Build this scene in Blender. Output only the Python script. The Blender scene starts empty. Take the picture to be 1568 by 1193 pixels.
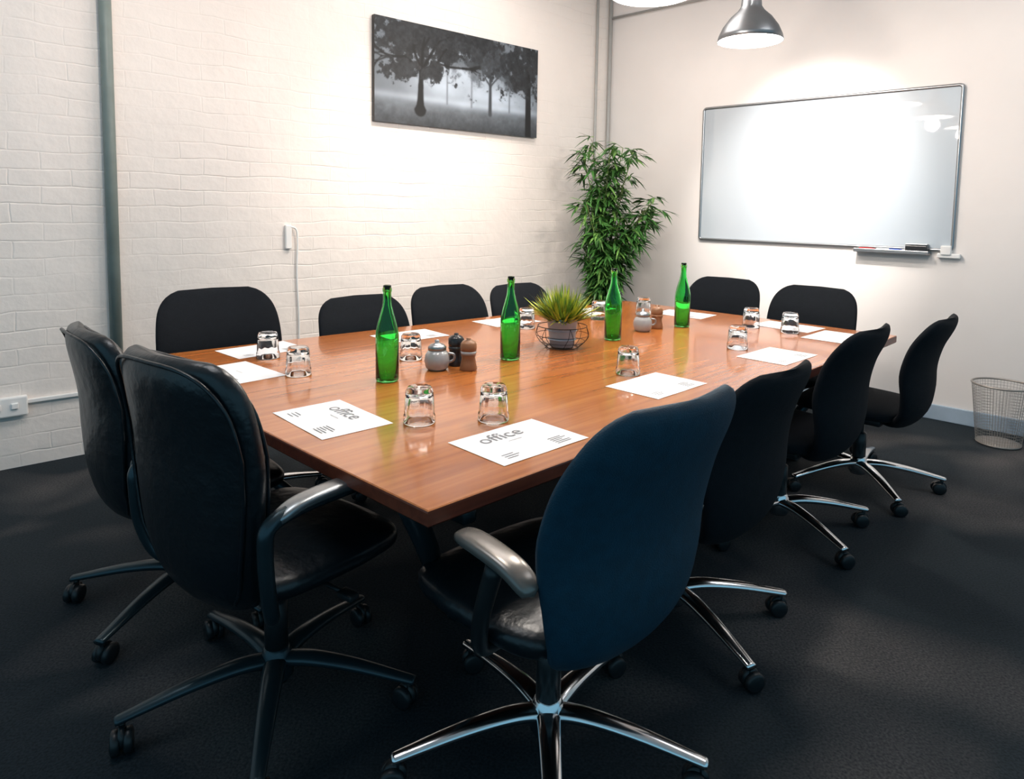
import bpy, bmesh, math, random
import numpy as np
from mathutils import Vector, Matrix, noise
random.seed(7); np.random.seed(7)
scn=bpy.context.scene
COL=scn.collection
TT=0.716   # table top height

# ------------------------------------------------------------ helpers
def new_mat(name):
    m=bpy.data.materials.new(name); m.use_nodes=True
    nt=m.node_tree; b=nt.nodes['Principled BSDF']
    return m,nt,b
def mat(name,col,rough=.5,metal=0.,var=.08,vscale=8.,bump=0.,bscale=60.,coat=0.,trans=0.,ior=1.45,sheen=0.,spec=.5,emit=None,es=0.):
    m,nt,b=new_mat(name)
    N=nt.nodes;L=nt.links
    tc=N.new('ShaderNodeTexCoord')
    if var>0:
        nz=N.new('ShaderNodeTexNoise'); nz.inputs['Scale'].default_value=vscale; nz.inputs['Detail'].default_value=4
        L.new(tc.outputs['Object'],nz.inputs['Vector'])
        r=N.new('ShaderNodeValToRGB')
        r.color_ramp.elements[0].position=.3; r.color_ramp.elements[1].position=.7
        r.color_ramp.elements[0].color=tuple(max(0,x*(1-var)) for x in col)+(1,)
        r.color_ramp.elements[1].color=tuple(min(1,x*(1+var)) for x in col)+(1,)
        L.new(nz.outputs['Fac'],r.inputs['Fac']); L.new(r.outputs['Color'],b.inputs['Base Color'])
    else: b.inputs['Base Color'].default_value=tuple(col)+(1,)
    b.inputs['Roughness'].default_value=rough; b.inputs['Metallic'].default_value=metal
    b.inputs['Coat Weight'].default_value=coat; b.inputs['Coat Roughness'].default_value=.08
    b.inputs['Transmission Weight'].default_value=trans; b.inputs['IOR'].default_value=ior
    b.inputs['Sheen Weight'].default_value=sheen; b.inputs['Specular IOR Level'].default_value=spec
    if emit: b.inputs['Emission Color'].default_value=tuple(emit)+(1,); b.inputs['Emission Strength'].default_value=es
    if bump>0:
        n2=N.new('ShaderNodeTexNoise'); n2.inputs['Scale'].default_value=bscale; n2.inputs['Detail'].default_value=3
        L.new(tc.outputs['Object'],n2.inputs['Vector'])
        bp=N.new('ShaderNodeBump'); bp.inputs['Strength'].default_value=bump; bp.inputs['Distance'].default_value=.01
        L.new(n2.outputs['Fac'],bp.inputs['Height']); L.new(bp.outputs['Normal'],b.inputs['Normal'])
    return m
def mesh(name,V,F,smooth=True,mats=None,fm=None):
    me=bpy.data.meshes.new(name); me.from_pydata([tuple(v) for v in V],[],F); me.update()
    if mats:
        for m in (mats if isinstance(mats,(list,tuple)) else [mats]): me.materials.append(m)
    if fm: me.polygons.foreach_set('material_index',fm)
    if smooth: me.polygons.foreach_set('use_smooth',[True]*len(me.polygons))
    bm=bmesh.new(); bm.from_mesh(me); bmesh.ops.recalc_face_normals(bm,faces=bm.faces); bm.to_mesh(me); bm.free()
    return me
def obj(name,me,parent=None,loc=(0,0,0),rot=(0,0,0),sc=(1,1,1)):
    o=bpy.data.objects.new(name,me); COL.objects.link(o)
    o.location=loc; o.rotation_euler=rot; o.scale=sc
    if parent: o.parent=parent
    return o
def empty(name,loc=(0,0,0),rz=0,sc=(1,1,1)):
    o=bpy.data.objects.new(name,None); COL.objects.link(o); o.location=loc; o.rotation_euler=(0,0,rz); o.scale=sc
    o.empty_display_size=.1
    return o
class G:
    """geometry accumulator"""
    def __init__(s): s.V=[];s.F=[];s.M=[]
    def add(s,V,F,m=0):
        n=len(s.V); s.V+= [tuple(v) for v in V]; s.F+=[tuple(i+n for i in f) for f in F]; s.M+=[m]*len(F); return s
    def mesh(s,name,mats,smooth=True): return mesh(name,s.V,s.F,smooth,mats,s.M)
def cat(pts,n):
    """catmull-rom"""
    P=[Vector(p) for p in pts]; P=[2*P[0]-P[1]]+P+[2*P[-1]-P[-2]]
    out=[]
    for i in range(1,len(P)-2):
        for k in range(n):
            t=k/n; a,b,c,d=P[i-1:i+3]
            out.append(.5*((2*b)+(c-a)*t+(2*a-5*b+4*c-d)*t*t+(3*b-a-3*c+d)*t**3))
    out.append(P[-2]); return out
def tube(path,rad,seg=10,flat=1.0,cap=True):
    """sweep; flat scales the cross-section's vertical axis"""
    P=[Vector(p) for p in path]; n=len(P)
    if not hasattr(rad,'__len__'): rad=[rad]*n
    elif len(rad)!=n:
        rr=rad; rad=[float(np.interp(i/(n-1),np.linspace(0,1,len(rr)),rr)) for i in range(n)]
    V=[];F=[]; up=Vector((0,0,1))
    t0=(P[1]-P[0]).normalized()
    if abs(t0.z)>.9: up=Vector((1,0,0))
    s=t0.cross(up).normalized()
    for i in range(n):
        t=(P[min(i+1,n-1)]-P[max(i-1,0)]).normalized()
        s=(s-t*s.dot(t)).normalized(); w=s.cross(t)
        for k in range(seg):
            a=2*math.pi*k/seg
            V.append(P[i]+s*math.cos(a)*rad[i]+w*math.sin(a)*rad[i]*flat)
    for i in range(n-1):
        for k in range(seg):
            F.append((i*seg+k,i*seg+(k+1)%seg,(i+1)*seg+(k+1)%seg,(i+1)*seg+k))
    if cap: F.append(tuple(range(seg))[::-1]); F.append(tuple((n-1)*seg+k for k in range(seg)))
    return V,F
def rev(prof,seg=32,center=(0,0,0),closed=False):
    V=[];F=[]; c=Vector(center); n=len(prof)
    for r,z in prof:
        for k in range(seg):
            a=2*math.pi*k/seg; V.append(c+Vector((r*math.cos(a),r*math.sin(a),z)))
    m=n if closed else n-1
    for i in range(m):
        j=(i+1)%n
        for k in range(seg): F.append((i*seg+k,i*seg+(k+1)%seg,j*seg+(k+1)%seg,j*seg+k))
    if not closed:
        if prof[0][0]>1e-4: F.append(tuple(range(seg))[::-1])
        if prof[-1][0]>1e-4: F.append(tuple((n-1)*seg+k for k in range(seg)))
    return V,F
def box(x0,x1,y0,y1,z0,z1,bev=0.0,seg=2):
    bm=bmesh.new(); bmesh.ops.create_cube(bm,size=1)
    for v in bm.verts: v.co=Vector((x0+(v.co.x+.5)*(x1-x0),y0+(v.co.y+.5)*(y1-y0),z0+(v.co.z+.5)*(z1-z0)))
    if bev>0: bmesh.ops.bevel(bm,geom=bm.edges[:],offset=bev,segments=seg,affect='EDGES',profile=.5)
    bm.verts.ensure_lookup_table(); bm.verts.index_update()
    V=[v.co.copy() for v in bm.verts]; F=[tuple(v.index for v in f.verts) for f in bm.faces]; bm.free(); return V,F
def xf(VF,M): return [M@Vector(v) for v in VF[0]],VF[1]

# ------------------------------------------------------------ materials
def wall_mat(name,col,brick):
    m,nt,b=new_mat(name); N=nt.nodes;L=nt.links
    tc=N.new('ShaderNodeTexCoord')
    nz=N.new('ShaderNodeTexNoise'); nz.inputs['Scale'].default_value=1.3; nz.inputs['Detail'].default_value=5
    L.new(tc.outputs['Object'],nz.inputs['Vector'])
    r=N.new('ShaderNodeValToRGB'); r.color_ramp.elements[0].position=.35; r.color_ramp.elements[1].position=.65
    r.color_ramp.elements[0].color=tuple(x*.94 for x in col)+(1,); r.color_ramp.elements[1].color=tuple(col)+(1,)
    L.new(nz.outputs['Fac'],r.inputs['Fac']); L.new(r.outputs['Color'],b.inputs['Base Color'])
    b.inputs['Roughness'].default_value=.5 if brick else .7
    n2=N.new('ShaderNodeTexNoise'); n2.inputs['Scale'].default_value=9; n2.inputs['Detail'].default_value=7
    L.new(tc.outputs['Object'],n2.inputs['Vector'])
    bp=N.new('ShaderNodeBump'); bp.inputs['Distance'].default_value=.014; bp.inputs['Strength'].default_value=.45
    L.new(n2.outputs['Fac'],bp.inputs['Height'])
    if brick:
        sx=N.new('ShaderNodeSeparateXYZ'); cx=N.new('ShaderNodeCombineXYZ')
        L.new(tc.outputs['Object'],sx.inputs[0]); L.new(sx.outputs['X'],cx.inputs['X']); L.new(sx.outputs['Z'],cx.inputs['Y'])
        mp=N.new('ShaderNodeVectorMath'); mp.operation='ADD'
        n3=N.new('ShaderNodeTexNoise'); n3.inputs['Scale'].default_value=4
        L.new(tc.outputs['Object'],n3.inputs['Vector'])
        sc=N.new('ShaderNodeVectorMath'); sc.operation='SCALE'; sc.inputs['Scale'].default_value=.045
        L.new(n3.outputs['Color'],sc.inputs[0]); L.new(cx.outputs[0],mp.inputs[0]); L.new(sc.outputs[0],mp.inputs[1])
        bt=N.new('ShaderNodeTexBrick'); bt.inputs['Scale'].default_value=1
        bt.inputs['Brick Width'].default_value=.26; bt.inputs['Row Height'].default_value=.09
        bt.inputs['Mortar Size'].default_value=.006; bt.inputs['Mortar Smooth'].default_value=1.
        bt.inputs['Color1'].default_value=(1,1,1,1); bt.inputs['Color2'].default_value=(.65,.65,.65,1); bt.inputs['Mortar'].default_value=(.15,.15,.15,1)
        L.new(mp.outputs[0],bt.inputs['Vector'])
        # paint fills the joints unevenly
        n4=N.new('ShaderNodeTexNoise'); n4.inputs['Scale'].default_value=1.8; n4.inputs['Detail'].default_value=4
        L.new(tc.outputs['Object'],n4.inputs['Vector'])
        mr=N.new('ShaderNodeMapRange'); mr.inputs['From Min'].default_value=.40; mr.inputs['From Max'].default_value=.66
        mr.inputs['To Min'].default_value=.08; mr.inputs['To Max'].default_value=.55
        L.new(n4.outputs['Fac'],mr.inputs['Value'])
        b2=N.new('ShaderNodeBump'); b2.inputs['Distance'].default_value=.006
        L.new(mr.outputs[0],b2.inputs['Strength'])
        L.new(bt.outputs['Color'],b2.inputs['Height']); L.new(bp.outputs['Normal'],b2.inputs['Normal'])
        L.new(b2.outputs['Normal'],b.inputs['Normal'])
    else:
        bp.inputs['Strength'].default_value=.08
        L.new(bp.outputs['Normal'],b.inputs['Normal'])
    return m
M_wallL=wall_mat('painted_brick',(.86,.79,.735),True)
M_wallR=wall_mat('painted_plaster',(.85,.79,.75),False)
M_ceil=mat('ceiling_paint',(.80,.80,.79),.8)
M_base=mat('baseboard_grey',(.36,.45,.54),.45)
def carpet():
    m,nt,b=new_mat('carpet_charcoal'); N=nt.nodes;L=nt.links
    tc=N.new('ShaderNodeTexCoord')
    a=N.new('ShaderNodeTexNoise'); a.inputs['Scale'].default_value=140; a.inputs['Detail'].default_value=3
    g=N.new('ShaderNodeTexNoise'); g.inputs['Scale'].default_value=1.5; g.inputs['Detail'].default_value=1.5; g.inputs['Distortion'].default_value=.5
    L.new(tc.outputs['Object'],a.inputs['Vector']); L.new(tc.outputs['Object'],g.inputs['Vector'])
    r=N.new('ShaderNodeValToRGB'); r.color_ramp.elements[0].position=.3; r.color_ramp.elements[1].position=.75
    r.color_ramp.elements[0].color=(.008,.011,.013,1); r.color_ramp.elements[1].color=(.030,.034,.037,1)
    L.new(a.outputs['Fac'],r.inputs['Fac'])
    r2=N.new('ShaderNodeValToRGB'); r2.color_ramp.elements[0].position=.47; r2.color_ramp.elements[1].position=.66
    r2.color_ramp.elements[0].color=(.18,.235,.27,1); r2.color_ramp.elements[1].color=(1,.80,.72,1)  # large pale brown patches: daylight on the floor painted into the carpet colour
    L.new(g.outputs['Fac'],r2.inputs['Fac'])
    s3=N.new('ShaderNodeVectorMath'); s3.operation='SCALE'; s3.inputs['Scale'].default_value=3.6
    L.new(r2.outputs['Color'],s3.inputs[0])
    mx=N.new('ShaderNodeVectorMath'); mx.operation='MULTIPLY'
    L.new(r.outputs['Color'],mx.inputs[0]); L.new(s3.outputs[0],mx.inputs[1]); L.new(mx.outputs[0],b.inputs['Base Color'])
    b.inputs['Roughness'].default_value=.85; b.inputs['Specular IOR Level'].default_value=.2
    bp=N.new('ShaderNodeBump'); bp.inputs['Strength'].default_value=.6; bp.inputs['Distance'].default_value=.004
    L.new(a.outputs['Fac'],bp.inputs['Height']); L.new(bp.outputs['Normal'],b.inputs['Normal'])
    return m
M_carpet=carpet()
def wood(name,c0,c1,c2,rough,coat,scl=1.0):
    m,nt,b=new_mat(name); N=nt.nodes;L=nt.links
    tc=N.new('ShaderNodeTexCoord'); mp=N.new('ShaderNodeMapping'); mp.inputs['Scale'].default_value=(1.2*scl,22*scl,22*scl)
    L.new(tc.outputs['Object'],mp.inputs[0])
    a=N.new('ShaderNodeTexNoise'); a.inputs['Scale'].default_value=1.6; a.inputs['Detail'].default_value=7; a.inputs['Distortion'].default_value=.6
    L.new(mp.outputs[0],a.inputs['Vector'])
    r=N.new('ShaderNodeValToRGB'); e=r.color_ramp.elements
    e[0].position=.3; e[0].color=c0+(1,); e[1].position=.72; e[1].color=c2+(1,)
    x=e.new(.5); x.color=c1+(1,)
    L.new(a.outputs['Fac'],r.inputs['Fac']); L.new(r.outputs['Color'],b.inputs['Base Color'])
    b.inputs['Roughness'].default_value=rough; b.inputs['Coat Weight'].default_value=coat; b.inputs['Coat Roughness'].default_value=.08
    return m
M_wood=wood('cherry_veneer',(.33,.088,.016),(.43,.130,.026),(.51,.175,.040),.27,.5)
M_edge=wood('cherry_edge',(.12,.022,.010),(.17,.034,.015),(.22,.050,.020),.4,.2)
M_steel=mat('dark_steel',(.03,.05,.06),.28,.6)
M_chrome=mat('chrome',(.78,.80,.82),.16,1.,var=.03)
M_alu=mat('aluminium',(.36,.37,.38),.35,1.,var=.03)
M_fab=mat('chair_fabric',(.005,.007,.010),.9,var=.15,vscale=40,bump=.25,bscale=350,spec=.25)
M_fab_bluelit=mat('chair_fabric_bluelit',(.002,.034,.060),.62,var=.15,vscale=40,bump=.2,bscale=350,spec=.4)  # same chair fabric, with the blue daylight put into its colour
M_leath=mat('black_leather',(.004,.008,.011),.31,var=.1,bump=.35,bscale=22,spec=.6)
M_plast=mat('black_plastic',(.010,.013,.015),.4,var=.05)
M_armgrey=mat('arm_pad_grey',(.17,.155,.14),.25,.4,var=.05)
M_armmet=mat('arm_metal',(.30,.32,.33),.3,.85,var=.05)
M_paper=mat('paper',(.84,.84,.85),.6,var=.01)
M_ink=mat('ink_grey',(.10,.10,.11),.6,var=.02)
M_white=mat('white_plastic',(.82,.81,.79),.35,var=.02)
M_pipe=mat('painted_pipe',(.18,.22,.205),.45,var=.1)
M_pipeg=mat('grey_conduit',(.42,.41,.39),.45,var=.05)
M_bottle=mat('green_glass',(.20,.84,.26),.02,trans=1.,ior=1.45,var=0)
M_glass=mat('clear_glass',(1,1,1),.0,trans=1.,ior=1.45,var=0)
M_leaf=mat('bamboo_leaf',(.050,.155,.032),.40,var=.6,vscale=5)
M_cane=mat('bamboo_cane',(.16,.22,.06),.5)
M_grass=mat('grass_leaf',(.42,.46,.05),.5,var=.5,vscale=14)
M_galv=mat('galvanised',(.34,.42,.50),.4,.3)
M_soil=mat('soil',(.03,.02,.012),.9)
M_wire=mat('black_wire',(.02,.02,.02),.4,.5)
M_brown=mat('grinder_wood',(.26,.12,.055),.35)
M_darkg=mat('grinder_dark',(.02,.02,.022),.25)
M_sugar=mat('sugar_jar_glaze',(.36,.355,.35),.15,var=.2,coat=.6)
M_red=mat('marker_red',(.6,.03,.03),.4); M_blue=mat('marker_blue',(.03,.08,.4),.4)

# ------------------------------------------------------------ room
uL=Vector((math.cos(math.radians(41.5)),math.sin(math.radians(41.5)),0)); nL=Vector((-uL.y,uL.x,0))
uR=Vector((math.cos(math.radians(-43.1)),math.sin(math.radians(-43.1)),0)); nR=Vector((-uR.y,uR.x,0))
def frame(u,n,off):
    M=Matrix.Identity(4)
    M.col[0][:3]=u; M.col[1][:3]=n; M.col[2][:3]=(0,0,1); M.col[3][:3]=n*off; return M
ML=frame(uL,nL,4.201); MR=frame(uR,nR,5.142)
corner=Vector((.787,6.305,0)); sC=corner.dot(uL); tC=corner.dot(uR)
HC=3.45
def wobj(name,g,M,mats,smooth=False,parent=None):
    me=g.mesh(name,mats,smooth); o=obj(name,me); o.matrix_world=M
    if parent: o.parent=parent
    return o
wobj('wall_left',G().add(*box(-4.2,sC+.15,0,.15,0,HC)),ML,M_wallL)
wobj('wall_right',G().add(*box(tC,tC+7.2,0,.15,0,HC)),MR,M_wallR)
def slab(name,z0,z1,m):
    c=corner; a=corner-uL*8.0; b=corner+uR*7.2; d=a+uR*7.2
    V=[(p.x,p.y,z) for z in (z0,z1) for p in (c,b,d,a)]
    F=[(0,1,2,3),(7,6,5,4)]+[(i,(i+1)%4,(i+1)%4+4,i+4) for i in range(4)]
    return obj(name,mesh(name,V,F,False,m))
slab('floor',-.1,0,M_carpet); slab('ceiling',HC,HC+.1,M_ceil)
g=G().add(*box(tC,tC+7.0,-.018,0,0,.10,.004)); wobj('baseboard_right',g,MR,M_base)
# pipes
g=G().add(*tube([(.80,-.035,0),(.80,-.035,HC)],.030,16)); 
wobj('wall_pipe',g,ML,[M_pipe,M_pipeg],True)
g=G().add(*tube([(sC-.19,-.02,0),(sC-.19,-.02,HC)],.012,10)); wobj('conduit_pipe',g,ML,M_pipeg,True)
g=G().add(*tube([(tC+.02,-.022,0),(tC+.02,-.022,HC)],.016,10)).add(*tube([(tC+.03,-.02,3.04),(tC+5,-.02,3.04)],.010,10)); wobj('conduit_pipe',g,MR,M_pipeg,True)
e=empty('power_outlet'); e.matrix_world=ML
g=G().add(*box(.22,.40,-.035,0,.27,.37,.008)).add(*box(.26,.29,-.045,-.03,.31,.34,.004)).add(*box(.33,.36,-.045,-.03,.31,.34,.004)); obj('plate',g.mesh('plate',M_white,False),e)
g=G().add(*box(.40,.765,-.02,0,.325,.345,.003)); obj('trunking',g.mesh('trunking',M_white,False),e)
e=empty('data_point'); e.matrix_world=ML
g=G().add(*box(1.75,1.79,-.025,0,1.07,1.22,.006)); obj('box',g.mesh('box',M_white,False),e)
g=G().add(*tube(cat([(1.78,-.02,1.21),(1.82,-.02,1.19),(1.83,-.015,1.1),(1.825,-.012,.9),(1.835,-.012,.6),(1.83,-.012,.3)],6),.006,8)); obj('cable',g.mesh('cable',M_white),e)

# ------------------------------------------------------------ canvas picture (vertex-coloured print)
def fbm(w,h,base,octv,seed):
    rs=np.random.RandomState(seed); out=np.zeros((h,w)); amp=1;tot=0
    for o in range(octv):
        gx,gy=int(base*2**o*w/h)+2,int(base*2**o)+2
        gr=rs.rand(gy+1,gx+1)
        X=np.linspace(0,gx-1e-3,w);Y=np.linspace(0,gy-1e-3,h)
        xi=X.astype(int);yi=Y.astype(int);fx=(X-xi);fy=(Y-yi);fx=fx*fx*(3-2*fx);fy=(fy*fy*(3-2*fy))[:,None]
        a=gr[np.ix_(yi,xi)];b=gr[np.ix_(yi,xi+1)];c_=gr[np.ix_(yi+1,xi)];d=gr[np.ix_(yi+1,xi+1)]
        out+=amp*((a*(1-fx)+b*fx)*(1-fy)+(c_*(1-fx)+d*fx)*fy); tot+=amp; amp*=.6
    return out/tot
def picture():
    W,Hh=420,196
    U,Vv=np.meshgrid(np.linspace(0,1,W),np.linspace(0,1,Hh))
    A=W/Hh; X=U*A
    fog=.38+.32*np.exp(-(((U-.47)/.28)**2+((Vv-.55)/.30)**2))+.24*np.exp(-(((U-.80)/.20)**2+((Vv-.36)/.14)**2))
    img=fog*(.85+.3*fbm(W,Hh,3,4,1))
    gy=.22+.03*(fbm(W,Hh,3,3,2)-.5)
    gm=1/(1+np.exp((Vv-gy)/.02))
    ground=.18+.16*np.clip(Vv/.22,0,1)+.14*(fbm(W,Hh,14,4,3)-.5)
    img=img*(1-gm)+ground*gm
    img+= .12*np.exp(-((Vv-.27)/.035)**2)
    def stroke(x0,y0,x1,y1,r0,r1,dark):
        nonlocal img
        dx,dy=x1-x0,y1-y0; L=dx*dx+dy*dy+1e-9
        t=np.clip(((X-x0)*dx+(Vv-y0)*dy)/L,0,1)
        d=np.hypot(X-x0-t*dx,Vv-y0-t*dy)-(r0+(r1-r0)*t)
        k=1/(1+np.exp(d/.0035)); img=img*(1-k)+dark*k
    def branch(x,y,a,l,r,dep,dark,rs):
        if dep==0: return
        x1=x+math.cos(a)*l; y1=y+math.sin(a)*l
        stroke(x,y,x1,y1,r,r*.65,dark)
        for k in range(2 if dep>2 else 3):
            branch(x1,y1,a+rs.uniform(-.75,.75),l*rs.uniform(.65,.9),r*.62,dep-1,dark,rs)
    def foliage(cx,cy,rx,ry,seed,dark,thr=.5,soft=.018):
        nonlocal img
        d=np.sqrt(((X-cx)/rx)**2+((Vv-cy)/ry)**2)
        n=fbm(W,Hh,14,5,seed)*.6+fbm(W,Hh,5,2,seed+50)*.4
        k=1/(1+np.exp(-((n-thr)-(d-.75)*.30)/soft)); k=np.where(d<1.7,k,0)
        img=img*(1-k)+(dark+.12*fbm(W,Hh,24,3,seed+9))*k
    rs=np.random.RandomState(5)
    for tx in (.40,.55,.80): stroke(tx*A,.25,tx*A,.7,.010,.006,.42)
    foliage(.55*A,.66,.30,.16,31,.30,.51,.04); foliage(.80*A,.62,.22,.2,32,.28,.51,.03)
    stroke(.67*A,.2,.67*A,.75,.024,.012,.20)
    for a in (2.3,1.57,.8): branch(.67*A,.5,a,.15,.010,4,.2,rs)
    foliage(.68*A,.76,.42,.30,11,.14,.485)
    foliage(.50*A,.93,.55,.17,12,.10,.475)
    stroke(.935*A,.0,.93*A,1.,.045,.03,.06); foliage(.90*A,.80,.36,.34,13,.07,.48)
    cx=.245*A
    stroke(cx,.18,cx+.005,.40,.042,.028,.03); stroke(cx,.16,cx,.21,.07,.040,.04); stroke(cx+.005,.38,cx+.01,.58,.028,.026,.03)
    foliage(cx-.02,.78,.52,.30,21,.05,.49)
    for a in (2.6,2.0,1.5,1.0,.5): branch(cx+.01,.54,a,.22,.020,5,.04,rs)
    foliage(cx+.30,.95,.8,.15,22,.06,.48); foliage(cx+.18,.55,.14,.09,23,.06,.48); foliage(cx-.25,.55,.24,.14,24,.06,.49)
    img=np.clip(img,0.03,.80)
    s0,s1,z0,z1=2.37,3.86,1.92,2.62
    V=[];
    for j in range(Hh):
        for i in range(W): V.append((s0+(s1-s0)*i/(W-1),-.035,z0+(z1-z0)*j/(Hh-1)))
    F=[(j*W+i,j*W+i+1,(j+1)*W+i+1,(j+1)*W+i) for j in range(Hh-1) for i in range(W-1)]
    me=bpy.data.meshes.new('print'); me.from_pydata(V,[],F)
    at=me.color_attributes.new('print','FLOAT_COLOR','POINT')
    lin=(img**1.9).ravel()
    rgba=np.ones((W*Hh,4)); rgba[:,0]=lin*.84; rgba[:,1]=lin*.98; rgba[:,2]=lin*1.14
    at.data.foreach_set('color',rgba.ravel())
    m,nt,b=new_mat('canvas_print'); a=nt.nodes.new('ShaderNodeAttribute'); a.attribute_name='print'
    nt.links.new(a.outputs['Color'],b.inputs['Base Color']); b.inputs['Roughness'].default_value=.6
    me.materials.append(m)
    e=empty('tree_canvas_picture'); e.matrix_world=ML
    obj('print',me,e)
    g=G().add(*box(s0,s1,-.034,-.003,z0,z1)); obj('canvas',g.mesh('canvas',M_darkg,False),e)
picture()

# ------------------------------------------------------------ whiteboard
def whiteboard():
    e=empty('whiteboard'); e.matrix_world=MR
    t0,t1,z0,z1=-2.77,-.98,1.12,2.17
    m,nt,b=new_mat('whiteboard_enamel')
    b.inputs['Base Color'].default_value=(.47,.51,.545,1); b.inputs['Roughness'].default_value=.40
    b.inputs['Coat Weight'].default_value=1.0; b.inputs['Coat Roughness'].default_value=.02; b.inputs['Coat IOR'].default_value=1.7
    g=G().add(*box(t0+.01,t1-.01,-.014,-.002,z0+.01,z1-.01)); obj('panel',g.mesh('panel',m,False),e)
    g=G()
    r=.022; path=[]
    for cx,cz,a0 in ((t1-r,z1-r,0),(t0+r,z1-r,90),(t0+r,z0+r,180),(t1-r,z0+r,270)):
        for k in range(7):
            a=math.radians(a0+k*15); path.append((cx+r*math.cos(a),-.014,cz+r*math.sin(a)))
    path.append(path[0]); g.add(*tube(path,.0105,8,1.0,False))
    obj('rim',g.mesh('rim',M_alu),e)
    g=G().add(*box(t1-.58,t1-.12,-.075,-.005,z0-.035,z0-.022,.003)).add(*box(t1-.58,t1-.12,-.078,-.070,z0-.035,z0-.010,.003)); obj('tray',g.mesh('tray',M_alu,False),e)
    g=G()
    for x,mi in ((-.55,0),(-.44,1),(-.36,2),(-.29,1)):
        g.add(*xf(rev([(0,0),(.008,0),(.008,.08),(.005,.085),(.005,.10),(0,.10)],12),Matrix.Translation((t1+x,-.045,z0-.012))@Matrix.Rotation(math.pi/2,4,'Y')),m=mi)
    obj('markers',g.mesh('markers',[M_red,M_white,M_blue]),e)
    g=G().add(*box(t1-.26,t1-.13,-.07,-.02,z0-.02,z0+.025,.006)).add(*box(t1-.26,t1-.13,-.07,-.02,z0+.026,z0+.036,.003),m=1); obj('eraser',g.mesh('eraser',[M_darkg,M_alu],False),e)
    g=G().add(*box(t1-.08,t1+.05,-.04,0,z0-.05,z0-.02,.006)).add(*box(t1-.06,t1+.0,-.05,0,z0-.03,z0+.03,.006)); obj('switch_box',g.mesh('switch_box',M_white,False),e)
whiteboard()

# ------------------------------------------------------------ table
u=Vector((math.sqrt(.5),math.sqrt(.5),0)); v=Vector((-math.sqrt(.5),math.sqrt(.5),0)); n0=Vector((-.181,1.383,0))
def tp(a,b,z=TT):
    p=n0+u*a+v*b; return (p.x,p.y,z)
def table():
    e=empty('conference_table',tuple(n0),math.radians(45))
    def bow(p,q,k,nn=10):
        p=Vector(p);q=Vector(q); d=q-p; nrm=Vector((d.y,-d.x)).normalized()
        return [p+d*(i/nn)+nrm*k*math.sin(math.pi*i/nn) for i in range(nn)]
    A=(0,0);B=(3.06,0);C=(3.04,1.72);D=(0,1.95)
    out=bow(A,B,.015)+bow(B,C,.01)+bow(C,D,.0)+bow(D,A,.025)
    def ring(inset,z):
        R=[]
        nn=len(out)
        for i in range(nn):
            p=out[i]; a=(out[i]-out[i-1]).normalized(); b=(out[(i+1)%nn]-out[i]).normalized()
            n1=Vector((-a.y,a.x)); n2=Vector((-b.y,b.x)); nb=(n1+n2).normalized()
            k=inset/max(.5,nb.dot(n1)); q=p+nb*k; R.append((q.x,q.y,z))
        return R
    rings=[ring(.004,TT),ring(.001,TT-.002),ring(0,TT-.006),ring(0,TT-.034),ring(.006,TT-.040)]
    nn=len(out); V=[p for r in rings for p in r]; F=[];M=[]
    for i in range(len(rings)-1):
        for k in range(nn):
            F.append((i*nn+k,i*nn+(k+1)%nn,(i+1)*nn+(k+1)%nn,(i+1)*nn+k)); M.append(0 if i<1 else 1)
    F.append(tuple(range(nn))); M.append(0); F.append(tuple(4*nn+k for k in range(nn))[::-1]); M.append(1)
    obj('top',mesh('top',V,F,False,[M_wood,M_edge],M),e)
    g=G()
    zt=TT-.042
    for y in (.25,1.5): g.add(*box(.2,2.85,y-.03,y+.03,zt-.06,zt,.004))
    for x in (.14,1.5,2.85): g.add(*box(x-.035,x+.035,.2,1.55,zt-.055,zt-.001,.004))
    obj('frame',g.mesh('frame',M_steel,False),e)
    g=G()
    for sx,sy,dx,dy in ((.05,.14,1,1),(2.95,.16,-1,1),(.07,1.72,1,-1),(2.95,1.6,-1,-1)):
        p=cat([(sx,sy,zt),(sx+.10*dx,sy+.06*dy,zt-.16),(sx+.28*dx,sy+.22*dy,zt-.42),(sx+.50*dx,sy+.42*dy,.02)],8)
        g.add(*tube(p,[.030,.028,.024,.020],12)); g.add(*rev([(0,0),(.03,0),(.03,.012),(.02,.03),(0,.03)],14,(sx+.50*dx,sy+.42*dy,0)))
    g.add(*box(.58,2.45,.85,.93,.30,.36,.01))
    for x in (.6,2.43):
        g.add(*box(x-.03,x+.03,.55,1.25,.30,.35,.01)); g.add(*box(x-.04,x+.04,.85,.93,.36,zt-.05,.005))
    obj('legs',g.mesh('legs',M_steel),e)
table()

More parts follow.
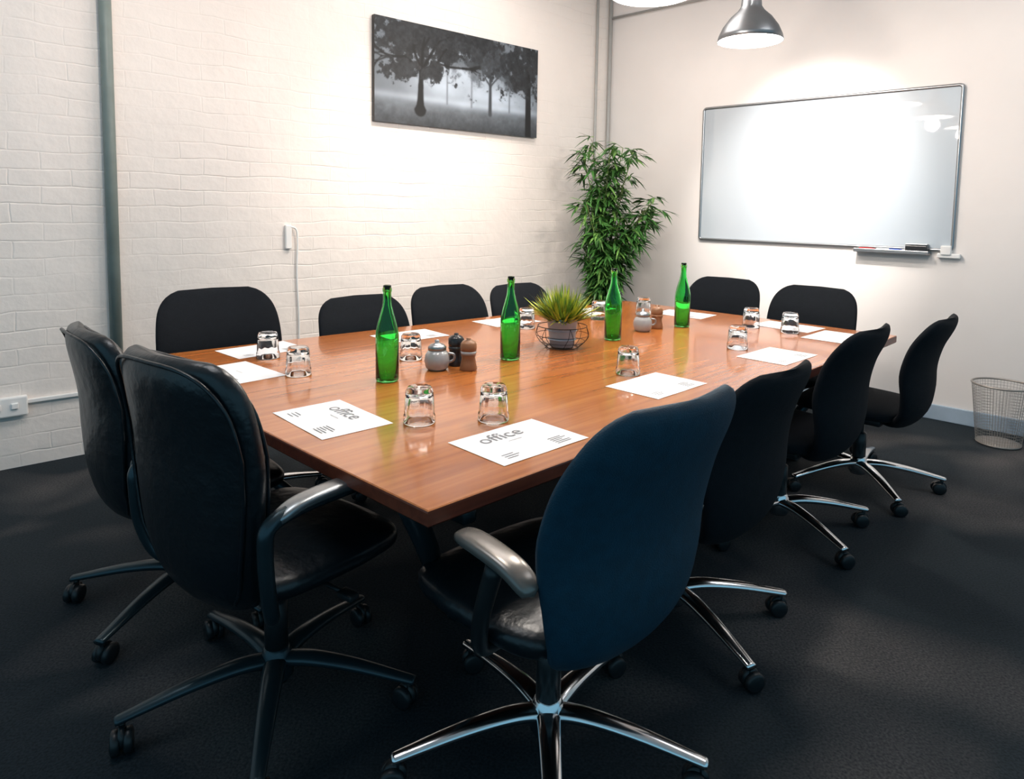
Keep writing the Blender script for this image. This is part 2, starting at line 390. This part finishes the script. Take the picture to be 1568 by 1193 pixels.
# ------------------------------------------------------------ chairs
def pad_back(prof,W,th,taper,wrap,power=4.0,nu=22,nv=34):
    P=cat([(0,a,b) for a,b in prof],10)
    Ls=[0]
    for i in range(1,len(P)): Ls.append(Ls[-1]+(P[i]-P[i-1]).length)
    def at(t):
        s=t*Ls[-1]
        return Vector((0,float(np.interp(s,Ls,[p.y for p in P])),float(np.interp(s,Ls,[p.z for p in P]))))
    rows=[]
    for j in range(nv+1):
        t=.5-.5*math.cos(math.pi*j/nv); t=.35*t+.65*(j/nv) if 0<j<nv else float(j==nv)
        c=at(t); d=(at(min(1,t+.01))-at(max(0,t-.01))).normalized(); nrm=Vector((0,d.z,-d.y))
        s=abs(2*t-1); w=W*max(0,(1-s**power))**(1/power)*(taper+(1-taper)*min(1,t*1.7)**.8)
        e=(max(0,1-s**8))**.5
        rows.append((c,nrm,max(w,.012*W),e))
    V=[];F=[]
    ring=2*nu
    for c,nrm,w,e in rows:
        for k in range(ring):
            a=2*math.pi*k/ring; x=math.cos(a); y=math.sin(a)
            x=math.copysign(abs(x)**.75,x)
            f=math.copysign(abs(y)**.6,y)*th*.5*e
            p=c+Vector((x*w,0,0))+nrm*(f+wrap*x*x*(w/W))
            V.append(p)
    for j in range(nv):
        for k in range(ring): F.append((j*ring+k,j*ring+(k+1)%ring,(j+1)*ring+(k+1)%ring,(j+1)*ring+k))
    F.append(tuple(range(ring))[::-1]); F.append(tuple(nv*ring+k for k in range(ring)))
    return V,F
def star_base(metal_flat=.6,R=.355,r0=.030,r1=.018):
    g=G(); g.add(*rev([(0,.055),(.034,.055),(.043,.07),(.043,.115),(.034,.14),(.028,.15),(0,.15)],24))
    for k in range(5):
        a=math.radians(18+72*k); ca,sa=math.cos(a),math.sin(a)
        pts=[(.02,.112),(.10,.118),(.21,.107),(R-.03,.085),(R+.014,.076)]
        g.add(*tube(cat([(r*ca,r*sa,z) for r,z in pts],5),[r0,r0*.92,r0*.78,r1,r1*.9],14,metal_flat))
    return g
def castors(R=.355):
    g=G()
    for k in range(5):
        a=math.radians(18+72*k); ca,sa=math.cos(a),math.sin(a); x,y=R*ca,R*sa
        g.add(*tube([(x,y,.08),(x,y,.045)],.008,8))
        b=a+1.1+k*1.7; ax=Vector((math.cos(b),math.sin(b),0)); px=Vector((-ax.y,ax.x,0))*.012
        for sgn in (-1,1):
            c0=Vector((x,y,.029))+px
            Mx=Matrix.Translation(c0+ax*sgn*.014)@ax.to_track_quat('Z','Y').to_matrix().to_4x4()
            g.add(*xf(rev([(0,-.011),(.022,-.011),(.029,-.007),(.029,.007),(.022,.011),(0,.011)],20),Mx))
        Mx=Matrix.Translation(Vector((x,y,.038))+px*.6)@ax.to_track_quat('Z','Y').to_matrix().to_4x4()
        g.add(*xf(rev([(0,-.007),(.027,-.007),(.027,.007),(0,.007)],16),Mx))
    return g
CH={}
def chair_parts(kind):
    if kind in CH: return CH[kind]
    parts=[]
    leather=kind=='leather'; fabm={'leather':M_leath,'fabric':M_fab,'bluelit_fabric':M_fab_bluelit}[kind]
    if leather:
        prof=[(-.13,.37),(-.195,.42),(-.225,.52),(-.235,.64),(-.24,.76),(-.26,.88),(-.29,.985)]
        V=pad_back(prof,.245,.085,.78,.035,4.6)
    elif kind=='bluelit_fabric':
        prof=[(-.10,.372),(-.19,.388),(-.245,.45),(-.262,.55),(-.265,.66),(-.292,.77),(-.335,.87),(-.375,.965)]
        V=pad_back(prof,.268,.055,.66,.040,3.6)
    else:
        prof=[(-.10,.365),(-.19,.385),(-.245,.45),(-.262,.55),(-.262,.66),(-.285,.77),(-.325,.86),(-.355,.925)]
        V=pad_back(prof,.262,.055,.62,.040,3.6)
    parts.append(('backrest',G().add(*V).mesh('backrest',fabm)))
    if leather:
        g=G()
        for off in (-.030,.030):
            pts=[]
            for k in range(60):
                a=2*math.pi*k/60; cx,cz=math.cos(a),math.sin(a)
                x=.236*math.copysign(abs(cx)**.55,cx); zz=.68+.295*math.copysign(abs(cz)**.5,cz)
                x*=.80+.20*min(1,max(0,(zz-.37)/.35))
                yy=float(np.interp(zz,[.37,.42,.52,.64,.76,.88,.985],[-.13,-.195,-.225,-.235,-.24,-.26,-.29]))+.034*(x/.245)**2
                pts.append((x,yy+off,zz))
            pts.append(pts[0]); g.add(*tube(pts,.005,6,1,False))
        parts.append(('piping',g.mesh('piping',M_leath)))
    seat=pad_back([(-.20,.43),(-.1,.432),(.05,.435),(.18,.435),(.26,.42)],.25,.085,.88,.0,4.5,20,26)
    parts.append(('seat',G().add(*seat).mesh('seat',M_fab if kind=='fabric' else M_leath)))
    g=G().add(*box(-.13,.13,-.12,.12,.355,.395,.012)).add(*rev([(0,.13),(.030,.13),(.030,.27),(.024,.275),(.018,.28),(.018,.37),(0,.37)],20))
    g.add(*tube([(.12,.02,.37),(.24,.03,.36)],.006,8)).add(*box(.22,.27,.015,.045,.352,.368,.004))
    g.add(*tube(cat([(0,-.05,.375),(0,-.17,.37),(0,-.225,.43),(0,-.245,.56)],5),[.03,.028,.026,.02],10,.5))
    parts.append(('mechanism',g.mesh('mechanism',M_plast)))
    parts.append(('star_base',star_base().mesh('star_base',M_steel if leather else M_chrome)))
    parts.append(('castors',castors().mesh('castors',M_plast)))
    g=G()
    for s in (-1,1):
        if leather:
            p=cat([(s*.15,-.12,.385),(s*.235,-.175,.40),(s*.266,-.205,.48),(s*.272,-.215,.58),(s*.274,-.205,.635),(s*.274,-.13,.652),(s*.272,.02,.650)],6)
            g.add(*tube(p,[.016,.017,.017,.017,.018,.018,.018],12))
            V=pad_back([(-.20,.640),(-.13,.662),(-.02,.664),(.085,.656)],.027,.026,.9,0,4,10,16)
            g.add([Vector(q)+Vector((s*.274,0,0)) for q in V[0]],V[1],m=1)
        else:
            p=cat([(s*.18,-.03,.385),(s*.24,-.04,.40),(s*.272,-.08,.50),(s*.268,-.115,.62)],6)
            g.add(*tube(p,[.018,.018,.018,.02],12))
            V=pad_back([(-.225,.605),(-.17,.634),(-.08,.645),(.0,.645)],.030,.030,.95,0,4,10,16)
            g.add([Vector(q)+Vector((s*.268,0,0)) for q in V[0]],V[1],m=1)
    if kind!='fabric': parts.append(('arms',g.mesh('arms',[M_steel if leather else M_plast,M_armmet if leather else M_armgrey])))
    CH[kind]=parts; return parts
def chair(kind,x,y,az,k=1.0,spin=0):
    e=empty('office_chair',(x,y,0),-math.radians(az),(1.04,1.04,k))
    for nm,me in chair_parts(kind):
        o=obj(nm,me,e)
        if nm in('star_base','castors'): o.rotation_euler=(0,0,math.radians(spin))
chair('bluelit_fabric',.09,1.60,-42,1.02,-6)
chair('fabric',.53,2.18,-45,.98,13)
chair('fabric',1.14,2.87,-45,.985,9)
chair('fabric',1.72,3.35,-47,.955,-12)
chair('leather',-.645,1.78,35,1.02,12)
chair('leather',-1.115,2.26,46,.98,-3)
def behind(x,y,az,k): 
    a=math.radians(az); chair('fabric',x+.30*math.sin(a),y+.30*math.cos(a),az,k,random.uniform(0,72))
behind(-1.38,3.12,140,1.035)
behind(-.83,3.60,135,.94)
behind(-.42,3.98,137,.96)
behind(.0,4.38,135,.93)
behind(1.43,4.72,222,.96)
behind(1.83,4.20,226,.965)

# ------------------------------------------------------------ things on the table
def bottle_mesh():
    o=[(0,.004),(.030,.0),(.039,.002),(.042,.008),(.042,.165),(.0405,.185),(.034,.215),(.024,.25),(.0175,.275),(.0150,.30),(.0145,.325),(.0165,.327),(.0168,.338),(.0145,.340),(.0145,.348),(.0130,.350)]
    i=[(.0105,.350),(.0105,.30),(.0130,.276),(.0195,.25),(.0300,.214),(.0370,.184),(.0385,.165),(.0385,.012),(.030,.008),(0,.012)]
    return G().add(*rev(o+i,40)).mesh('bottle',M_bottle)
BM=bottle_mesh()
for x,y in ((-.471,2.452),(-.030,2.841),(.465,3.313),(.900,3.724)): obj('green_glass_bottle',BM,None,(x,y,TT))
def tumbler_mesh():
    g=G(); z=0
    o=[(.0455,z),(.0470,z+.002),(.0470,z+.022),(.0445,z+.028),(.0440,z+.034),(.0420,z+.070),(.0395,z+.096),(.0365,z+.104),(.034,z+.107),(0,z+.107)]
    i=[(0,z+.084),(.030,z+.083),(.036,z+.076),(.0395,z+.045),(.0418,z+.028),(.0442,z+.004),(.0445,z)]
    V,F=rev(o+i,40); n=len(V)
    W=[]
    for p in V:
        k=1+.022*math.cos(10*math.atan2(p.y,p.x))*(1 if .03<p.z<.10 and math.hypot(p.x,p.y)>.0385 else 0)
        W.append(Vector((p.x*k,p.y*k,p.z)))
    F=[f for f in F if len(f)==4]+[(k,(k+1)%40,n-40+(k+1)%40,n-40+k) for k in range(40)]
    g.add(W,F)
    return g.mesh('tumbler',M_glass)
TM=tumbler_mesh()
for x,y in ((-1.03,2.795),(-.815,2.517),(-.285,1.975),(-.068,2.01),(-.442,2.811),(.43,2.615),(1.02,3.14),(1.283,3.737),(1.435,3.58),(.759,4.119),(.047,3.60),(.468,3.93)):
    obj('drinking_glass',TM,None,(x,y,TT),(0,0,random.random()))
def condiments(x,y,k):
    e=empty('sugar_jar',(x,y,TT)); 
    g=G().add(*rev([(0,0),(.034,0),(.045,.012),(.050,.035),(.046,.060),(.034,.078),(0,.078)],32)); obj('jar',g.mesh('jar',M_sugar),e)
    g=G().add(*rev([(0,.078),(.035,.078),(.036,.090),(.026,.100),(.008,.106),(.010,.116),(0,.120)],32)); obj('lid',g.mesh('lid',M_alu),e)
    g=G().add(*tube(cat([(.045,0,.03),(.065,0,.04),(.066,0,.06),(.044,0,.066)],5),.005,8)); obj('handle',g.mesh('handle',M_alu),e)
def grinder(name,x,y,m1,m2,h):
    s=h/.13
    e=empty(name,(x,y,TT),0,(1,1,s))
    g=G().add(*rev([(0,0),(.032,0),(.034,.006),(.030,.03),(.026,.05),(.029,.062),(.029,.066),(0,.066)],28)).add(*rev([(0,.066),(.031,.066),(.031,.078),(0,.078)],28),m=1).add(*rev([(0,.078),(.030,.078),(.032,.09),(.031,.108),(.022,.120),(.008,.122),(.010,.130),(0,.132)],28))
    obj('body',g.mesh('body',[m1,m2]),e)
condiments(-.312,2.636,1); grinder('salt_grinder',-.190,2.640,M_brown,M_sugar,.125); grinder('pepper_grinder',-.245,2.715,M_darkg,M_darkg,.13)
condiments(.655,3.560,1); grinder('salt_grinder',.748,3.655,M_brown,M_brown,.125)
M_head=mat('heading_ink',(.22,.22,.23),.6,var=.02)
def paper(cx,cy,ang,text=None):
    e=empty('printed_sheet',(cx,cy,TT+.001),math.radians(ang))
    w,h=.32,.225
    V=[];nx=8
    for j in range(2):
        for i in range(nx+1): V.append((-w/2+w*i/nx,-h/2+h*j,.0004+.0003*math.sin(i*1.3)))
    F=[(i,i+1,nx+2+i,nx+1+i) for i in range(nx)]
    obj('sheet',mesh('sheet',V,F,True,M_paper),e)
    g=G()
    def bar(x,y,l,t=.002,): g.add([(x,y,.0014),(x+l,y,.0014),(x+l,y+t,.0014),(x,y+t,.0014)],[(0,1,2,3)])
    for r in range(5): bar(.06,-.05-.010*r,.05+.012*math.sin(r*2.3),.0030)
    for r in range(3): bar(-.12,-.06-.012*r,.04+.01*math.sin(r*1.7),.0026)
    bar(-.03,.01,.05,.0016)
    obj('text_lines',g.mesh('text_lines',M_ink,False),e)
    if text:
        cu=bpy.data.curves.new('t','FONT'); cu.body=text; cu.size=.070; cu.align_x='CENTER'
        o=bpy.data.objects.new('t',cu); COL.objects.link(o)
        dg=bpy.context.evaluated_depsgraph_get(); me=bpy.data.meshes.new_from_object(o.evaluated_get(dg)); bpy.data.objects.remove(o)
        me.materials.clear(); me.materials.append(M_head)
        obj('heading',me,e,(-.02,.035,.0014))
P=[(.01,1.83,44,'office'),(-.55,2.0,-47,'office'),(-1.05,2.53,-42,None),(-1.11,2.95,48,None),(.51,2.45,45,None),(1.15,2.99,44,None)]
for a in P: paper(*a)
for a,b,ang in ((2.76,.20,45),(2.88,.50,-47),(2.82,1.12,-40),(1.13,1.62,41),(1.79,1.62,41),(2.42,1.55,42)):
    q=tp(a,b); paper(q[0],q[1],ang)

# ------------------------------------------------------------ plants
def blade(g,base,d,L,w,droop,m=0):
    d=Vector(d).normalized(); up=Vector((0,0,1)); s=d.cross(up)
    if s.length<.05: s=Vector((1,0,0))
    s.normalize(); s=(s+Vector((random.uniform(-.4,.4),random.uniform(-.4,.4),random.uniform(-.4,.4)))).normalized()
    b=Vector(base); pts=[]
    for t,ww in ((0,.15),(.3,1),(.65,.75),(1,0)):
        c=b+d*L*t-up*droop*L*t*t
        pts.append((c-s*w*ww*.5,c+up*(-.10*w*ww),c+s*w*ww*.5))
    V=[];F=[]
    for p in pts: V+=list(p)
    for i in range(3):
        F.append((i*3,i*3+1,i*3+4,i*3+3)); F.append((i*3+1,i*3+2,i*3+5,i*3+4))
    g.add(V,F,m)
def bamboo():
    X,Y=.68,5.50
    e=empty('potted_bamboo',(X,Y,0))
    g=G().add(*rev([(0,0),(.13,0),(.15,.02),(.19,.33),(.20,.36),(.185,.36),(.17,.31),(0,.31)],36)).add(*rev([(0,.312),(.17,.312)],24),m=1)
    obj('pot',g.mesh('pot',[M_darkg,M_soil]),e)
    gs=G(); gl=G()
    tops=[(-.18,.0,1.78),(-.10,.08,1.88),(.02,-.06,1.78),(.14,.05,1.84),(.22,.0,1.82),(.36,-.12,1.42),(.38,-.05,1.30),(-.16,-.12,1.40),(.10,-.15,1.25),(-.05,.1,1.5),(.26,-.05,1.15),(-.16,.05,1.05),(.0,-.1,1.0),(.14,.0,1.5),(.06,.02,1.7),(.30,-.1,1.35)]
    for (tx,ty,tz) in tops:
        b=Vector((random.uniform(-.07,.07),random.uniform(-.07,.07),.3)); t=Vector((tx,ty,tz))
        mid=b.lerp(t,.55)+Vector((-(t.x)*.25,-(t.y)*.25,.05))
        p=cat([b,mid,t],12); gs.add(*tube(p,[.008,.006,.003],8))
        n=len(p)
        for i in range(int(n*.18),n):
            c=p[i]
            for cl in range(2):
                az=random.uniform(0,2*math.pi); l=random.uniform(.02,.08)
                tw=c+Vector((math.cos(az)*l,math.sin(az)*l,random.uniform(0,.05)))
                gs.add(*tube([c,tw],.0015,4))
                for k in range(random.randint(5,7)):
                    a2=az+random.uniform(-1.5,1.5)
                    blade(gl,tw,(math.cos(a2),math.sin(a2),random.uniform(-.6,.5)),random.uniform(.09,.155),random.uniform(.018,.028),random.uniform(.1,.5),random.choice((0,0,0,1)))
    obj('canes',gs.mesh('canes',M_cane),e); obj('leaves',gl.mesh('leaves',[M_leaf,mat('bamboo_leaf_light',(.13,.27,.06),.4,var=.4)],False),e)
bamboo()
def grass_pot():
    e=empty('potted_grass_in_wire_basket',(.205,3.11,TT))
    g=G().add(*rev([(0,0.004),(.050,0.004),(.055,.006),(.062,.06),(.070,.128),(.074,.132),(.072,.136),(.064,.13),(.060,.115),(0,.115)],36))
    for z in (.04,.08): g.add(*rev([(.058+z*.07,z-.002),(.064+z*.07,z),(.058+z*.07,z+.002)],36))
    obj('bucket',g.mesh('bucket',M_galv),e)
    g=G()
    for i in range(620):
        a=random.uniform(0,2*math.pi); r=random.uniform(0,.055); el=random.uniform(.30,1.5); L=random.uniform(.09,.19)
        blade(g,(r*math.cos(a),r*math.sin(a),.115),(math.cos(a)*math.cos(el),math.sin(a)*math.cos(el),math.sin(el)),L,random.uniform(.008,.013),random.uniform(-.1,.3)*math.cos(el),random.choice((0,0,1)))
    obj('grass',g.mesh('grass',[M_grass,mat('grass_leaf_green',(.14,.27,.05),.5,var=.4)],False),e)
    g=G()
    def ringp(r,z,t=.0018): g.add(*tube([(r*math.cos(a),r*math.sin(a),z) for a in np.linspace(0,2*math.pi,37)],t,6,1,False))
    R=[(.075,.003),(.105,.03),(.122,.06),(.112,.10)]
    for r,z in R: ringp(r,z,.0020 if z in(.003,.1) else .0013)
    for k in range(12):
        a=2*math.pi*k/12; b=a+.26*(1 if k%2 else -1)
        g.add(*tube(cat([(r*math.cos(a+(b-a)*i/3),r*math.sin(a+(b-a)*i/3),z) for i,(r,z) in enumerate(R)],4),.0013,6))
    obj('wire_basket',g.mesh('wire_basket',M_wire),e)
grass_pot()

# ------------------------------------------------------------ waste basket
def basket():
    e=empty('wire_waste_basket',(2.86,3.97,0))
    g=G()
    nseg=56; nz=20; H_=.36
    rad=lambda z:.112+.040*z/H_
    def thin(p): g.add(*tube(p,.0011,3,1,False))
    for k in range(nseg):
        a=2*math.pi*k/nseg
        thin([(rad(z)*math.cos(a),rad(z)*math.sin(a),z) for z in (0.01,H_)])
    for i in range(nz):
        z=.01+(H_-.01)*i/nz
        thin([(rad(z)*math.cos(a),rad(z)*math.sin(a),z) for a in np.linspace(0,2*math.pi,41)])
    g.add(*tube([(rad(H_)*math.cos(a),rad(H_)*math.sin(a),H_) for a in np.linspace(0,2*math.pi,49)],.006,8,1,False))
    g.add(*rev([(0,.002),(.112,.002),(.116,.012),(.110,.014),(0,.008)],40))
    obj('mesh_body',g.mesh('mesh_body',mat('basket_metal',(.34,.31,.28),.4,.5)),e)
basket()

# ------------------------------------------------------------ pendant lamps
M_shade_out=mat('lamp_shade_metal',(.24,.25,.26),.35,.8,var=.03)
M_shade_in=mat('lamp_shade_inner',(.9,.9,.88),.5,var=.01)
M_bulb=mat('bulb_glow',(1,1,1),.5,var=0,emit=(1,.95,.88),es=45)
def pendant(x,y,P):
    e=empty('pendant_lamp',(x,y,2.28))
    o=[(.175,0),(.168,.03),(.147,.075),(.110,.125),(.072,.16),(.055,.185),(.050,.25),(.03,.27),(.0,.27)]
    g=G().add(*rev(o,48)); nA=len(g.V)
    V,F=rev([(r-.004 if r>.01 else 0,z-.001 if z>0 else 0) for r,z in o[:6]]+[(0,.18)],48); g.add(V,F,1)
    F0=[(k,(k+1)%48,(k+1)%48+nA,k+nA) for k in range(48)]
    keep=[(f,m) for f,m in zip(g.F,g.M) if len(f)==4]
    g.F=[f for f,m in keep]+F0; g.M=[m for f,m in keep]+[0]*48
    obj('shade',g.mesh('shade',[M_shade_out,M_shade_in]),e)
    # glowing diffuser bowl just inside the rim
    g=G().add(*rev([(0,.008),(.07,.012),(.12,.020),(.150,.034),(.150,.042),(.10,.06),(.03,.16),(0,.16)],40)); obj('bulb',g.mesh('bulb',M_bulb),e)
    g=G().add(*tube([(0,0,.26),(0,0,HC-2.28)],.004,8)).add(*rev([(0,HC-2.32),(.05,HC-2.32),(.05,HC-2.28),(0,HC-2.28)],24)); obj('cord',g.mesh('cord',M_plast),e)
    l=bpy.data.lights.new('lamp_light','POINT'); l.energy=P; l.color=(1,.90,.80); l.shadow_soft_size=.06
    lo=bpy.data.objects.new('lamp_light',l); COL.objects.link(lo); lo.parent=e; lo.location=(0,0,-.07)
M_bulb.node_tree.nodes['Principled BSDF'].inputs['Emission Strength'].default_value=16
pendant(1.25,3.86,40); pendant(.56,3.08,36); pendant(-.12,2.27,14)
# added spots, no real fittings, to brighten the walls and whiteboard
def spot(x,y,tx,ty,tz,P,ang=75,col=(1,.86,.74)):
    e=empty('added_wall_spot',(x,y,HC))
    d=(Vector((tx,ty,tz))-Vector((x,y,HC-.12))).normalized()
    q=d.to_track_quat('-Z','Y')
    g=G().add(*xf(rev([(.028,.06),(.045,.05),(.048,-.06),(.044,-.06),(.041,.045)],28,closed=True),Matrix.Translation((0,0,-.12))@q.to_matrix().to_4x4())).add(*rev([(0,-.001),(.05,-.001),(.05,-.02),(.012,-.025),(.010,-.09),(0,-.09)],20))
    obj('added_spot_can',g.mesh('added_spot_can',M_white),e)
    l=bpy.data.lights.new('spot','SPOT'); l.energy=P; l.color=col; l.spot_size=math.radians(ang); l.spot_blend=1; l.shadow_soft_size=.05
    o=bpy.data.objects.new('spot',l); COL.objects.link(o); o.parent=e; o.location=Vector((0,0,-.12))+d*.05; o.rotation_mode='QUATERNION'; o.rotation_quaternion=q
spot(.20,3.75,-.65,5.0,.90,230,70)
spot(1.1,3.35,2.08,5.05,1.52,720,42,(1,.96,.92))
spot(-.9,2.4,-1.9,3.9,1.1,75,115)
spot(2.4,2.6,3.3,4.0,1.1,50,115)
# added area panels, no real lamps, to lift the ambient light
def panel(x,y,P,sz=1.0,col=(.98,.97,1)):
    e=empty('added_fill_panel',(x,y,HC),math.radians(45))
    g=G().add(*box(-sz/2-.03,sz/2+.03,-sz/2-.03,sz/2+.03,-.03,-.001,.005)); obj('fill_panel_housing',g.mesh('fill_panel_housing',M_white,False),e)
    l=bpy.data.lights.new('panel','AREA'); l.shape='SQUARE'; l.size=sz; l.energy=P; l.color=col
    o=bpy.data.objects.new('panel',l); COL.objects.link(o); o.parent=e; o.location=(0,0,-.04)
panel(.2,4.2,36,1.2,(1,.93,.88)); panel(-1.3,2.0,22,1.0,(.95,.96,1)); panel(2.4,2.6,16,1.0,(.95,.96,1))

# ------------------------------------------------------------ daylight from the open (window) side behind
w=bpy.data.worlds.new('World'); scn.world=w; w.use_nodes=True
bg=w.node_tree.nodes['Background']; bg.inputs['Color'].default_value=(.30,.64,.86,1); bg.inputs['Strength'].default_value=.72

# ------------------------------------------------------------ camera
cam=bpy.data.cameras.new('Camera'); co=bpy.data.objects.new('Camera',cam); COL.objects.link(co); scn.camera=co
p=math.radians(4.93); r=math.radians(-.91)
right=Vector((1,0,0)); up=Vector((0,math.sin(p),math.cos(p))); back=-Vector((0,math.cos(p),-math.sin(p)))
R1=right*math.cos(r)-up*math.sin(r); U1=right*math.sin(r)+up*math.cos(r)
Mc=Matrix.Identity(4); Mc.col[0][:3]=R1; Mc.col[1][:3]=U1; Mc.col[2][:3]=back; Mc.col[3][:3]=(0,0,1.35)
co.matrix_world=Mc
cam.sensor_width=36; cam.sensor_fit='HORIZONTAL'; cam.lens=1051/1568*36
cam.shift_x=(784-794)/1568; cam.shift_y=(409-596.5)/1568; cam.clip_start=.05
scn.view_settings.view_transform='Standard'; scn.view_settings.look='None'
